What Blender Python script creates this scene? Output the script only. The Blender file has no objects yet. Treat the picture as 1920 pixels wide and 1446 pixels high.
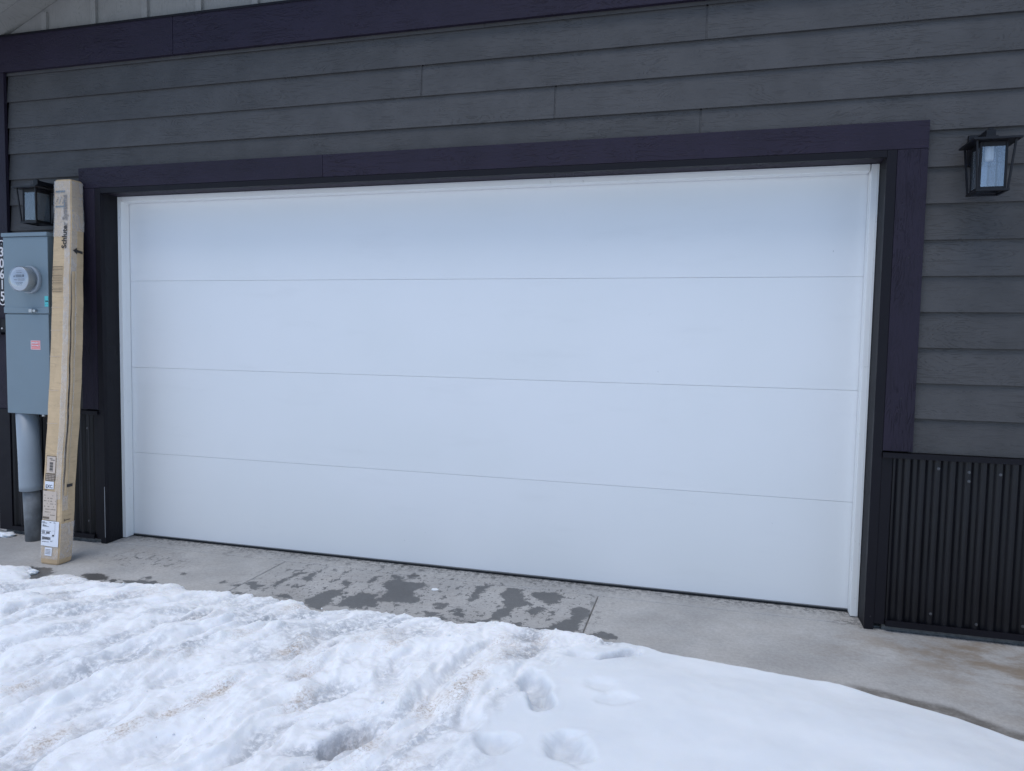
import bpy, bmesh, math, random
import numpy as np
from mathutils import Matrix, Vector

# ------------------------------------------------------------------ camera, light, exposure
S = bpy.context.scene
COL = S.collection
random.seed(4)

def rot_cam(p, y, r):
    return Matrix.Rotation(y, 3, 'Z') @ Matrix.Rotation(p, 3, 'X') @ Matrix.Rotation(r, 3, 'Y')

cam_d = bpy.data.cameras.new('camera')
cam_d.sensor_width = 36.0
cam_d.sensor_fit = 'HORIZONTAL'
cam_d.lens = 24.766
cam_d.clip_start = 0.02
cam_d.clip_end = 2000
cam = bpy.data.objects.new('camera', cam_d)
COL.objects.link(cam)
_R = rot_cam(-0.0620, 0.2622, -0.0179)
_M = Matrix((( _R[0][0], _R[0][2], -_R[0][1]), (_R[1][0], _R[1][2], -_R[1][1]), (_R[2][0], _R[2][2], -_R[2][1]))).to_4x4()
_M.translation = Vector((1.0566, -3.9373, 1.4488))
cam.matrix_world = _M
S.camera = cam

SUN_EL, SUN_AZ = math.radians(70), math.radians(205)      # azimuth clockwise from +Y (north); the sun stands behind the camera's left
W = bpy.data.worlds.new('World'); S.world = W; W.use_nodes = True
nt = W.node_tree; nt.nodes.clear()
sky = nt.nodes.new('ShaderNodeTexSky'); sky.sky_type = 'NISHITA'; sky.sun_disc = False
sky.sun_elevation = SUN_EL; sky.sun_rotation = SUN_AZ
sky.air_density = 1.0; sky.dust_density = 1.0; sky.ozone_density = 1.0; sky.altitude = 1300
bg = nt.nodes.new('ShaderNodeBackground'); bg.inputs['Strength'].default_value = 0.15
wo = nt.nodes.new('ShaderNodeOutputWorld')
nt.links.new(sky.outputs[0], bg.inputs[0]); nt.links.new(bg.outputs[0], wo.inputs[0])

sd = bpy.data.lights.new('sun', 'SUN'); sd.energy = 1.4; sd.angle = math.radians(40); sd.color = (1.0, 0.985, 0.96)
sun = bpy.data.objects.new('sun', sd); COL.objects.link(sun)
_sv = Vector((math.sin(SUN_AZ)*math.cos(SUN_EL), math.cos(SUN_AZ)*math.cos(SUN_EL), math.sin(SUN_EL)))
sun.rotation_euler = _sv.to_track_quat('Z', 'Y').to_euler()
sun.location = _sv*20

S.view_settings.view_transform = 'Standard'; S.view_settings.look = 'None'
S.view_settings.gamma = 1.0; S.view_settings.use_curve_mapping = False
S.view_settings.exposure = 0.25
S.render.engine = 'CYCLES'
S.cycles.max_bounces = 8; S.cycles.diffuse_bounces = 4; S.cycles.transparent_max_bounces = 12
S.cycles.use_denoising = True

# ------------------------------------------------------------------ node helpers
class NT:
    def __init__(s, name):
        s.m = bpy.data.materials.new(name); s.m.use_nodes = True
        s.t = s.m.node_tree; s.t.nodes.clear()
        s.out = s.t.nodes.new('ShaderNodeOutputMaterial')
        s.b = s.t.nodes.new('ShaderNodeBsdfPrincipled')
        s.t.links.new(s.b.outputs[0], s.out.inputs[0])
    def n(s, typ, **kw):
        nd = s.t.nodes.new(typ)
        for k, v in kw.items(): setattr(nd, k, v)
        return nd
    def link(s, a, b): s.t.links.new(a, b)
    def put(s, sock, v):
        if hasattr(v, 'is_output') or isinstance(v, bpy.types.NodeSocket): s.link(v, sock)
        else: sock.default_value = v
    def coord(s, kind='Object'):
        return s.n('ShaderNodeTexCoord').outputs[kind]
    def mapping(s, vec, scale=(1, 1, 1), loc=(0, 0, 0)):
        m = s.n('ShaderNodeMapping'); s.link(vec, m.inputs[0])
        s.put(m.inputs['Scale'], scale); s.put(m.inputs['Location'], loc)
        return m.outputs[0]
    def noise(s, vec, scale, detail=4, rough=.55, dist=0.0):
        m = s.n('ShaderNodeTexNoise'); s.link(vec, m.inputs['Vector'])
        m.inputs['Scale'].default_value = scale; m.inputs['Detail'].default_value = detail
        m.inputs['Roughness'].default_value = rough; m.inputs['Distortion'].default_value = dist
        return m.outputs[0]
    def voro(s, vec, scale, rnd=1.0):
        m = s.n('ShaderNodeTexVoronoi'); s.link(vec, m.inputs['Vector']); m.inputs['Scale'].default_value = scale
        m.inputs['Randomness'].default_value = rnd
        return m.outputs['Distance']
    def ramp(s, v, a, b, lo=0.0, hi=1.0, smooth=True):
        m = s.n('ShaderNodeMapRange'); m.interpolation_type = 'SMOOTHSTEP' if smooth else 'LINEAR'
        s.put(m.inputs['Value'], v); m.inputs['From Min'].default_value = a; m.inputs['From Max'].default_value = b
        m.inputs['To Min'].default_value = lo; m.inputs['To Max'].default_value = hi
        return m.outputs[0]
    def math(s, op, a, b=0.0):
        m = s.n('ShaderNodeMath', operation=op); s.put(m.inputs[0], a); s.put(m.inputs[1], b)
        return m.outputs[0]
    def mix(s, f, a, b):
        m = s.n('ShaderNodeMix', data_type='RGBA'); s.put(m.inputs[0], f)
        s.put(m.inputs[6], a if not isinstance(a, tuple) else (*a, 1)); s.put(m.inputs[7], b if not isinstance(b, tuple) else (*b, 1))
        return m.outputs[2]
    def mul(s, col, v):                     # colour times a grey value
        m = s.n('ShaderNodeMix', data_type='RGBA', blend_type='MULTIPLY'); m.inputs[0].default_value = 1
        s.put(m.inputs[6], col if not isinstance(col, tuple) else (*col, 1)); s.link(v, m.inputs[7])
        return m.outputs[2]
    def attr(s, name):
        a = s.n('ShaderNodeAttribute'); a.attribute_name = name; return a.outputs['Fac']
    def bump(s, h, strength=.3, dist=.002, prev=None):
        b = s.n('ShaderNodeBump'); s.put(b.inputs['Height'], h)
        b.inputs['Strength'].default_value = strength; b.inputs['Distance'].default_value = dist
        if prev is not None: s.link(prev, b.inputs['Normal'])
        return b.outputs[0]
    def fin(s, col=None, rough=None, normal=None, metal=None, spec=None):
        if col is not None: s.put(s.b.inputs['Base Color'], col if not isinstance(col, tuple) else (*col, 1))
        if rough is not None: s.put(s.b.inputs['Roughness'], rough)
        if normal is not None: s.link(normal, s.b.inputs['Normal'])
        if metal is not None: s.b.inputs['Metallic'].default_value = metal
        if spec is not None: s.b.inputs['Specular IOR Level'].default_value = spec
        return s.m

def rand_vec(t, vec, amp=37.0):             # every object its own stretch of pattern
    oi = t.n('ShaderNodeObjectInfo')
    v = t.n('ShaderNodeVectorMath', operation='ADD')
    c = t.n('ShaderNodeCombineXYZ')
    r = t.math('MULTIPLY', oi.outputs['Random'], amp)
    for k in range(3): t.link(r, c.inputs[k])
    t.link(vec, v.inputs[0]); t.link(c.outputs[0], v.inputs[1])
    return v.outputs[0], oi.outputs['Random']

def m_board(name, col, axis='x', rough=.62, relief=1.0, vary=.10):
    """painted fibre-cement board with embossed wood grain that runs along the axis"""
    t = NT(name)
    vec, rnd = rand_vec(t, t.coord())
    lo = (1.0, 1.0, 5.0) if axis == 'x' else (5.0, 1.0, 1.0)
    hi = (7.0, 7.0, 150.0) if axis == 'x' else (150.0, 7.0, 7.0)
    big = t.noise(t.mapping(vec, lo), 1.7, 3, .5, .6)
    rings = t.math('SINE', t.math('MULTIPLY', big, 170.0))
    crack = t.ramp(rings, .25, .95)
    tick = t.noise(t.mapping(vec, hi), 1.0, 3, .6)
    tick2 = t.ramp(tick, .44, .62)
    patch = t.ramp(t.noise(vec, 2.3, 2, .5), .38, .66)
    h = t.math('SUBTRACT', 1.0, t.math('MULTIPLY', t.math('MULTIPLY', crack, tick2), t.ramp(patch, 0, 1, .25, 1.0)))
    h2 = t.math('ADD', h, t.math('MULTIPLY', tick, .5))
    nb = t.bump(h2, min(1.0, .65*relief), .0032)
    wash = t.noise(vec, 5.0, 4, .6)
    v = t.math('ADD', t.ramp(wash, .3, .7, 1-vary, 1+vary), t.ramp(rnd, 0, 1, -.09, .09, False))
    sp = t.ramp(t.noise(vec, 90, 2, .6), .70, .78, 1.0, 1.25)
    dk = t.ramp(t.math('MULTIPLY', crack, tick2), 0, 1, 1.0, .84, False)
    c = t.mul(t.mul(t.mul(col, v), sp), dk)
    return t.fin(c, rough, nb, spec=.28)

def m_plain(name, col, rough=.5, metal=0.0, bump=0.0, bscale=60, vary=.06, vscale=6, spec=.5):
    t = NT(name)
    vec, rnd = rand_vec(t, t.coord())
    n = t.noise(vec, vscale, 4, .6)
    c = t.mul(col, t.ramp(n, .3, .7, 1-vary, 1+vary))
    r = t.ramp(n, .3, .7, max(.03, rough-.06), min(1, rough+.06))
    nb = t.bump(t.noise(vec, bscale, 3, .6), bump, .002) if bump else None
    return t.fin(c, r, nb, metal, spec)

M = {}
M['siding'] = m_board('grey_siding_paint', (.071, .068, .068))
M['trim_h'] = m_board('purple_black_paint', (.0185, .0130, .0265), 'x', .6, 1.3)
M['trim_v'] = m_board('purple_black_paint_upright', (.0165, .0118, .0235), 'z', .6, 1.5)
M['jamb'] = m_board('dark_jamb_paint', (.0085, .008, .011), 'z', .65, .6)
M['flash'] = m_plain('dark_metal_flashing', (.0080, .0070, .0105), .55, 0, .05, 25, spec=.2)
M['corrug'] = m_plain('black_steel_sheet', (.0055, .0052, .0078), .37, 0, .06, 7, .12, spec=.36)
M['beige'] = m_board('beige_board_paint', (.27, .255, .235), 'z', .7, .4, .05)
M['soffit'] = m_board('soffit_paint', (.25, .24, .22), 'x', .7, .4, .05)
M['roof'] = m_plain('roof_shingle', (.06, .06, .065), .9, 0, .5, 80)
M['found'] = m_plain('foundation_concrete', (.17, .165, .16), .9, 0, .6, 70, .25, 30)
M['rubber'] = m_plain('black_rubber', (.018, .02, .024), .55)
M['screw'] = m_plain('screw_head_paint', (.10, .10, .11), .35, .6)
M['caulk'] = m_plain('pale_caulk', (.42, .43, .45), .7, 0, .4, 60)
M['black_metal'] = m_plain('black_lantern_metal', (.008, .008, .011), .45, 0, .1, 90, spec=.3)
M['meter_body'] = m_plain('meter_inner_sleeve', (.46, .46, .45), .5)
M['meter_grey'] = m_plain('meter_box_paint', (.170, .225, .262), .42, 0, .06, 30, .035, 3)
M['zinc'] = m_plain('zinc_steel', (.45, .46, .47), .35, .9)
M['pvc'] = m_plain('grey_pvc', (.29, .33, .37), .45, 0, 0, 60, .05, 4)
M['pipe_dark'] = m_plain('weathered_conduit', (.17, .18, .19), .6, 0, .3, 50, .3, 9)
M['white_num'] = m_plain('white_numeral', (.78, .74, .72), .5)
M['white_sleeve'] = m_plain('white_candle_sleeve', (.75, .73, .68), .5)
M['sign_black'] = m_plain('black_sign', (.014, .013, .017), .5)
M['ink'] = m_plain('black_ink', (.035, .030, .028), .7)
M['ink_faded'] = m_plain('faded_ink', (.22, .20, .19), .7)
M['ink_brown'] = m_plain('brown_ink', (.13, .095, .065), .7)
M['paper'] = m_plain('white_label_paper', (.74, .75, .80), .45, 0, .1, 20, .02)
M['paper_tan'] = m_plain('tan_label_paper', (.56, .46, .38), .6, 0, .1, 20, .03)
M['red'] = m_plain('red_sticker', (.78, .10, .085), .4)
M['teal'] = m_plain('teal_sticker', (.08, .50, .52), .45)
M['lcd'] = m_plain('meter_display', (.20, .22, .23), .25)

def m_door():
    t = NT('white_door_steel')
    vec, rnd = rand_vec(t, t.coord())
    em = t.noise(t.mapping(vec, (14, 14, 170)), 1, 3, .6)
    em2 = t.noise(vec, 420, 2, .5)
    h = t.math('ADD', em, t.math('MULTIPLY', em2, .35))
    big = t.noise(vec, 1.1, 3, .5)
    sm = t.ramp(t.noise(t.mapping(vec, (1.2, 1, 6)), 1.3, 4, .6), .55, .75, 1.0, .975)
    speck = t.ramp(t.noise(vec, 55, 2, .5), .80, .82, 1.0, .75)
    c = t.mul(t.mul(t.mix(t.ramp(big, .3, .7), (.775, .785, .79), (.80, .805, .815)), sm), speck)
    return t.fin(c, .48, t.bump(h, .22, .0012), spec=.35)
M['door'] = m_door()

def m_stop():
    t = NT('white_stop_pvc')
    vec, rnd = rand_vec(t, t.coord())
    d = t.ramp(t.noise(vec, 26, 5, .7), .62, .75)
    c = t.mix(d, (.89, .89, .875), (.72, .72, .70))
    return t.fin(c, .5, t.bump(t.noise(vec, 14, 3, .6), .12, .003), spec=.35)
M['stop'] = m_stop()

def m_card(name, base):
    t = NT(name)
    vec, rnd = rand_vec(t, t.coord())
    fl = t.noise(t.mapping(vec, (3, 3, 150)), 1, 2, .5)
    blot = t.noise(vec, 7, 5, .65)
    crease = t.noise(t.mapping(vec, (2, 2, 11)), 1.6, 3, .6, .3)
    cl = t.ramp(t.math('ABSOLUTE', t.math('SUBTRACT', crease, .5)), 0, .012, 1.0, 0.0)
    sc = t.ramp(t.noise(t.mapping(vec, (30, 30, 9)), 1.5, 4, .7), .66, .74)
    c = t.mul(t.mul(base, t.ramp(blot, .3, .7, .90, 1.07)), t.ramp(fl, .3, .7, .97, 1.03))
    c = t.mix(t.math('MULTIPLY', cl, .18), c, (.30, .22, .15))
    c = t.mix(t.math('MULTIPLY', sc, .30), c, (.62, .55, .47))
    h = t.math('ADD', t.math('MULTIPLY', cl, -1.0), t.math('MULTIPLY', blot, 1.5))
    return t.fin(c, .75, t.bump(h, .45, .003), spec=.25)
M['card'] = m_card('brown_cardboard', (.59, .43, .262))

def m_tape():
    t = NT('clear_packing_tape')
    vec, rnd = rand_vec(t, t.coord())
    n = t.noise(t.mapping(vec, (9, 9, 5)), 2.5, 4, .65, .6)
    wr = t.ramp(n, .35, .75)
    t.fin((.72, .69, .67), t.ramp(n, .3, .7, .12, .34), t.bump(n, .22, .003), spec=.6)
    tr = t.n('ShaderNodeBsdfTransparent'); mx = t.n('ShaderNodeMixShader')
    t.link(t.ramp(wr, 0, 1, .26, .46), mx.inputs[0]); t.link(tr.outputs[0], mx.inputs[1]); t.link(t.b.outputs[0], mx.inputs[2])
    t.link(mx.outputs[0], t.out.inputs[0])
    return t.m
M['tape'] = m_tape()

def m_glass(name, refl, tint=(.95, .97, 1.0), sheen_veil=.10):
    t = NT(name)
    g = t.n('ShaderNodeBsdfGlossy'); g.inputs['Roughness'].default_value = .03; g.inputs['Color'].default_value = (.9, .95, 1, 1)
    tr = t.n('ShaderNodeBsdfTransparent'); tr.inputs['Color'].default_value = (*tint, 1)
    lw = t.n('ShaderNodeLayerWeight'); lw.inputs['Blend'].default_value = .35
    f = t.ramp(lw.outputs['Fresnel'], 0, 1, refl, 1.0, False)
    mx = t.n('ShaderNodeMixShader'); t.link(f, mx.inputs[0]); t.link(tr.outputs[0], mx.inputs[1]); t.link(g.outputs[0], mx.inputs[2])
    df = t.n('ShaderNodeBsdfDiffuse'); df.inputs['Color'].default_value = (.75, .78, .80, 1)
    m2 = t.n('ShaderNodeMixShader'); m2.inputs[0].default_value = sheen_veil; t.link(mx.outputs[0], m2.inputs[1]); t.link(df.outputs[0], m2.inputs[2])  # pale diffuse veil painted into the glass, standing in for reflected sky
    t.link(m2.outputs[0], t.out.inputs[0])
    return t.m
M['glass'] = m_glass('lantern_glass', .065, sheen_veil=.045)
M['meter_glass'] = m_glass('meter_cover_glass', .06, (.97, .98, .98), .12)

def m_concrete(name='concrete', wet=True):
    t = NT(name)
    g = t.n('ShaderNodeNewGeometry').outputs['Position']
    mott = t.noise(g, 2.2, 5, .6); fine = t.noise(g, 60, 4, .7); grit = t.noise(g, 260, 2, .6)
    c = t.mix(t.ramp(mott, .32, .68), (.36, .35, .335), (.465, .45, .427))
    c = t.mul(c, t.ramp(fine, .3, .7, .90, 1.08))
    pore = t.ramp(t.voro(t.mapping(g, (1, 1, 1)), 55), .05, .14, .62, 1.0)
    c = t.mul(c, t.ramp(pore, .62, 1, .86, 1.0, False))
    # brown silt stain (its own shape, from the mesh) and black grit by the threshold
    st = t.math('MULTIPLY', t.attr('stain'), t.ramp(t.noise(t.mapping(g, (1, 1.6, 1)), 4.5, 6, .68), .36, .66))
    c = t.mix(t.math('MULTIPLY', st, .80), c, (.245, .185, .125))
    dp = t.math('MULTIPLY', t.attr('damp'), t.ramp(t.noise(g, 9, 5, .7), .3, .6, .55, 1.0))
    c = t.mix(dp, c, t.mul(c, t.mix(.5, t.ramp(fine, .3, .7, .34, .44), (.42, .38, .33))))
    gr = t.math('MULTIPLY', t.attr('grime'), t.ramp(t.noise(g, 34, 6, .8), .475, .545))
    c = t.mix(t.math('MULTIPLY', gr, .80), c, (.085, .085, .085))
    # wet patches
    w0 = t.math('ADD', t.attr('wet'), t.math('MULTIPLY', t.math('SUBTRACT', t.noise(g, 26, 6, .74), .5), 2.3))
    w = t.ramp(w0, .47, .54)
    w0h = t.ramp(t.math('ADD', t.attr('wet'), t.math('MULTIPLY', t.math('SUBTRACT', t.noise(g, 9, 4, .6), .5), .8)), .12, .55)
    c = t.mix(t.math('MULTIPLY', w0h, .16), c, t.mul(c, t.ramp(fine, .3, .7, .42, .56)))
    drops = t.math('MULTIPLY', t.attr('drops'), t.ramp(t.noise(t.mapping(g, (1.0, .75, 1)), 17, 5, .66), .575, .60))
    drops = t.math('MAXIMUM', drops, t.math('MULTIPLY', t.attr('drops'), t.ramp(t.noise(t.mapping(g, (1.0, .8, 1)), 44, 4, .62), .605, .63)))
    w = t.math('MAXIMUM', w, drops)
    c = t.mix(w, c, t.mul(c, t.ramp(mott, 0, 1, .29, .33, False)))
    ro = t.mix(w, (.85, .85, .85), (.34, .34, .34))
    h = t.math('ADD', t.math('MULTIPLY', fine, .6), t.math('ADD', grit, t.math('MULTIPLY', pore, .6)))
    return t.fin(c, ro, t.bump(h, .35, .002), spec=.35)
M['concrete'] = m_concrete()

def m_snow():
    t = NT('snow')
    g = t.n('ShaderNodeNewGeometry').outputs['Position']
    n1 = t.noise(g, 38, 5, .68); n2 = t.noise(g, 210, 3, .7); n3 = t.noise(g, 5, 4, .6)
    rough_area = t.attr('churn')
    c = t.mix(t.ramp(n3, .35, .65), (.775, .80, .82), (.81, .828, .84))
    c = t.mix(t.ramp(rough_area, 0, 1, 0, .85, False), c, (.925, .925, .925))
    sl = t.math('MULTIPLY', t.attr('slush'), t.ramp(n1, .34, .60))
    c = t.mix(t.math('MULTIPLY', sl, .80), c, (.30, .325, .36))
    pk = t.math('MULTIPLY', t.attr('packed_shade'), t.ramp(n1, .3, .6, .75, 1.0))
    c = t.mix(pk, c, (.45, .475, .51))  # grey of packed snow, with the shade of the dents painted in
    dn = t.math('MULTIPLY', t.attr('dirt'), t.ramp(t.noise(g, 85, 5, .75), .46, .60))
    halo = t.math('MULTIPLY', t.attr('dirt'), t.ramp(t.noise(g, 14, 4, .6), .38, .66))
    c = t.mix(t.math('MULTIPLY', halo, .62), c, (.60, .49, .38))
    c = t.mix(t.math('MULTIPLY', dn, .80), c, (.30, .195, .105))
    sp = t.math('MULTIPLY', rough_area, t.ramp(t.noise(g, 130, 2, .5), .735, .755))
    c = t.mix(t.math('MULTIPLY', sp, .6), c, (.28, .24, .20))
    h = t.math('ADD', t.math('MULTIPLY', n1, t.ramp(rough_area, 0, 1, .10, 1.0, False)), t.math('MULTIPLY', n2, .22))
    nb = t.bump(h, .40, .007)
    t.b.inputs['Subsurface Weight'].default_value = .18
    t.b.inputs['Subsurface Radius'].default_value = (.012, .016, .022)
    t.b.inputs['Subsurface Scale'].default_value = 1.0
    return t.fin(c, t.mix(sl, (.62, .62, .62), (.30, .30, .30)), nb, spec=.3)
M['snow'] = m_snow()

# ------------------------------------------------------------------ object helpers (world coordinates in, one mesh object out)
WORLD = {}
def empty(name, loc, label=None, cat=None, group=None, kind=None):
    o = bpy.data.objects.new(name, None); COL.objects.link(o); o.location = loc; o.empty_display_size = .1
    WORLD[o.name] = Vector(loc)
    tag(o, label, cat, group, kind); return o
def tag(o, label=None, cat=None, group=None, kind=None):
    if label: o['label'] = label
    if cat: o['category'] = cat
    if group: o['group'] = group
    if kind: o['kind'] = kind
    return o
def obj(name, verts, faces, mat, parent=None, smooth=False, origin=None):
    V = np.asarray(verts, float)
    c = Vector(((V.min(0)+V.max(0))/2).tolist()) if origin is None else Vector(origin)
    me = bpy.data.meshes.new(name)
    me.from_pydata((V-np.array(c)).tolist(), [], faces)
    me.validate(); me.update()
    if smooth: me.polygons.foreach_set('use_smooth', [True]*len(me.polygons))
    o = bpy.data.objects.new(name, me); COL.objects.link(o)
    for m in (mat if isinstance(mat, (list, tuple)) else [mat]): me.materials.append(m)
    WORLD[o.name] = c
    if parent is not None:
        o.parent = parent; o.location = c-WORLD[parent.name]
    else: o.location = c
    return o
class G:
    """collects shapes for one mesh"""
    def __init__(s): s.v = []; s.f = []
    def add(s, v, f):
        k = len(s.v); s.v += [tuple(p) for p in v]; s.f += [tuple(i+k for i in q) for q in f]; return s
    def box(s, x0, x1, y0, y1, z0, z1, bev=0.0):
        if bev <= 0:
            v = [(x, y, z) for x in (x0, x1) for y in (y0, y1) for z in (z0, z1)]
            return s.add(v, [(0, 1, 3, 2), (4, 6, 7, 5), (0, 4, 5, 1), (2, 3, 7, 6), (0, 2, 6, 4), (1, 5, 7, 3)])
        bm = bmesh.new(); bmesh.ops.create_cube(bm, size=1)
        for p in bm.verts: p.co = ((x0+x1)/2+p.co.x*(x1-x0), (y0+y1)/2+p.co.y*(y1-y0), (z0+z1)/2+p.co.z*(z1-z0))
        bmesh.ops.bevel(bm, geom=bm.edges[:], offset=bev, segments=2, affect='EDGES', profile=.6)
        bm.verts.index_update()
        s.add([p.co[:] for p in bm.verts], [[p.index for p in f.verts] for f in bm.faces]); bm.free(); return s
    def hexa(s, bottom, top):               # two quads, same winding
        v = list(bottom)+list(top)
        return s.add(v, [(3, 2, 1, 0), (4, 5, 6, 7), (0, 1, 5, 4), (1, 2, 6, 5), (2, 3, 7, 6), (3, 0, 4, 7)])
    def tube(s, a, b, ra, rb=None, n=20, cap=True):
        a, b = Vector(a), Vector(b); rb = ra if rb is None else rb
        q = (b-a).to_track_quat('Z', 'Y'); v = []
        for p, r in ((a, ra), (b, rb)):
            for i in range(n):
                t = 2*math.pi*i/n; v.append((p+q@Vector((math.cos(t)*r, math.sin(t)*r, 0)))[:])
        f = [(i, (i+1) % n, n+(i+1) % n, n+i) for i in range(n)]
        if cap: f += [tuple(range(n-1, -1, -1)), tuple(range(n, 2*n))]
        return s.add(v, f)
    def lathe(s, c, axis, prof, n=32):      # prof: (radius, distance along axis)
        q = Vector(axis).to_track_quat('Z', 'Y'); c = Vector(c); v = []
        for r, h in prof:
            for i in range(n):
                t = 2*math.pi*i/n; v.append((c+q@Vector((math.cos(t)*r, math.sin(t)*r, h)))[:])
        f = []
        for k in range(len(prof)-1):
            f += [(k*n+i, k*n+(i+1) % n, (k+1)*n+(i+1) % n, (k+1)*n+i) for i in range(n)]
        f += [tuple(range(n-1, -1, -1)), tuple(range((len(prof)-1)*n, len(prof)*n))]
        return s.add(v, f)
    def bar(s, a, b, w, d):                 # square bar between two points, w along x-ish, d along y-ish
        a, b = Vector(a), Vector(b)
        r = [Vector((-w/2, -d/2, 0)), Vector((w/2, -d/2, 0)), Vector((w/2, d/2, 0)), Vector((-w/2, d/2, 0))]
        return s.hexa([a+k for k in r], [b+k for k in r])
    def make(s, name, mat, parent=None, smooth=False, origin=None): return obj(name, s.v, s.f, mat, parent, smooth, origin)

def text_mesh(body, size, bold=0.0, spacing=1.0):
    cu = bpy.data.curves.new('lettering', 'FONT'); cu.body = body; cu.size = size; cu.offset = bold
    cu.space_character = spacing; cu.resolution_u = 3; cu.align_x = 'LEFT'
    o = bpy.data.objects.new('lettering', cu); COL.objects.link(o)
    dg = bpy.context.evaluated_depsgraph_get(); me = o.evaluated_get(dg).to_mesh()
    v = [tuple(p.co) for p in me.vertices]; f = [tuple(p.vertices) for p in me.polygons]
    o.evaluated_get(dg).to_mesh_clear(); bpy.data.objects.remove(o); bpy.data.curves.remove(cu)
    return v, f

# ------------------------------------------------------------------ numpy noise
_rs = np.random.RandomState(11)
_perm = np.concatenate([_rs.permutation(512)]*3); _ga = _rs.rand(512)*2*np.pi
def perlin(x, y, seed=0):
    x = np.asarray(x, float); y = np.asarray(y, float)
    xi = np.floor(x).astype(int); yi = np.floor(y).astype(int); xf = x-xi; yf = y-yi
    def gr(i, j, dx, dy):
        a = _ga[_perm[(_perm[(i+seed*17) % 512]+j) % 512]]; return np.cos(a)*dx+np.sin(a)*dy
    u = xf**3*(xf*(xf*6-15)+10); v = yf**3*(yf*(yf*6-15)+10)
    a = gr(xi, yi, xf, yf); b = gr(xi+1, yi, xf-1, yf); c = gr(xi, yi+1, xf, yf-1); d = gr(xi+1, yi+1, xf-1, yf-1)
    return 1.5*((a*(1-u)+b*u)*(1-v)+(c*(1-u)+d*u)*v)
def fbm(x, y, oc=4, seed=0, gain=.5):
    s = 0; a = 1.0
    for k in range(oc):
        s = s+a*perlin(x*2**k, y*2**k, seed+k*5); a *= gain
    return s
def sstep(a, b, x):
    t = np.clip((x-a)/(b-a), 0, 1); return t*t*(3-2*t)
def sdist(px, py, poly):                    # signed distance to a polygon, inside positive
    d = np.full(px.shape, 1e9); ins = np.zeros(px.shape, bool); n = len(poly)
    for i in range(n):
        ax, ay = poly[i]; bx, by = poly[(i+1) % n]
        ex, ey = bx-ax, by-ay
        t = np.clip(((px-ax)*ex+(py-ay)*ey)/(ex*ex+ey*ey+1e-12), 0, 1)
        d = np.minimum(d, np.hypot(px-ax-t*ex, py-ay-t*ey))
        c = (ay > py) != (by > py)
        with np.errstate(divide='ignore', invalid='ignore'):
            ins ^= c & (px < (bx-ax)*(py-ay)/(by-ay+1e-12)+ax)
    return np.where(ins, d, -d)
def grid_mesh(name, X, Y, Z, keep, mat, parent, attrs, smooth=True):
    ny, nx = X.shape
    idx = np.arange(nx*ny).reshape(ny, nx)
    q = np.stack([idx[:-1, :-1], idx[:-1, 1:], idx[1:, 1:], idx[1:, :-1]], -1).reshape(-1, 4)
    if keep is not None: q = q[keep.ravel()[q].any(1)]
    used = np.unique(q); rm = np.full(nx*ny, -1); rm[used] = np.arange(len(used)); q = rm[q]
    P = np.stack([X.ravel(), Y.ravel(), Z.ravel()], 1)[used]
    c = (P.min(0)+P.max(0))/2
    me = bpy.data.meshes.new(name)
    me.vertices.add(len(P)); me.vertices.foreach_set('co', (P-c).ravel())
    me.loops.add(q.size); me.loops.foreach_set('vertex_index', q.ravel().astype(np.int32))
    me.polygons.add(len(q)); me.polygons.foreach_set('loop_start', np.arange(0, q.size, 4, dtype=np.int32))
    me.polygons.foreach_set('use_smooth', np.full(len(q), smooth))
    me.update(calc_edges=True)
    for k, A in attrs.items():
        at = me.attributes.new(k, 'FLOAT', 'POINT'); at.data.foreach_set('value', A.ravel()[used].astype(np.float32))
    me.materials.append(mat)
    o = bpy.data.objects.new(name, me); COL.objects.link(o)
    WORLD[o.name] = Vector(c.tolist())
    if parent is not None: o.parent = parent; o.location = WORLD[o.name]-WORLD[parent.name]
    else: o.location = c.tolist()
    return o

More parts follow.
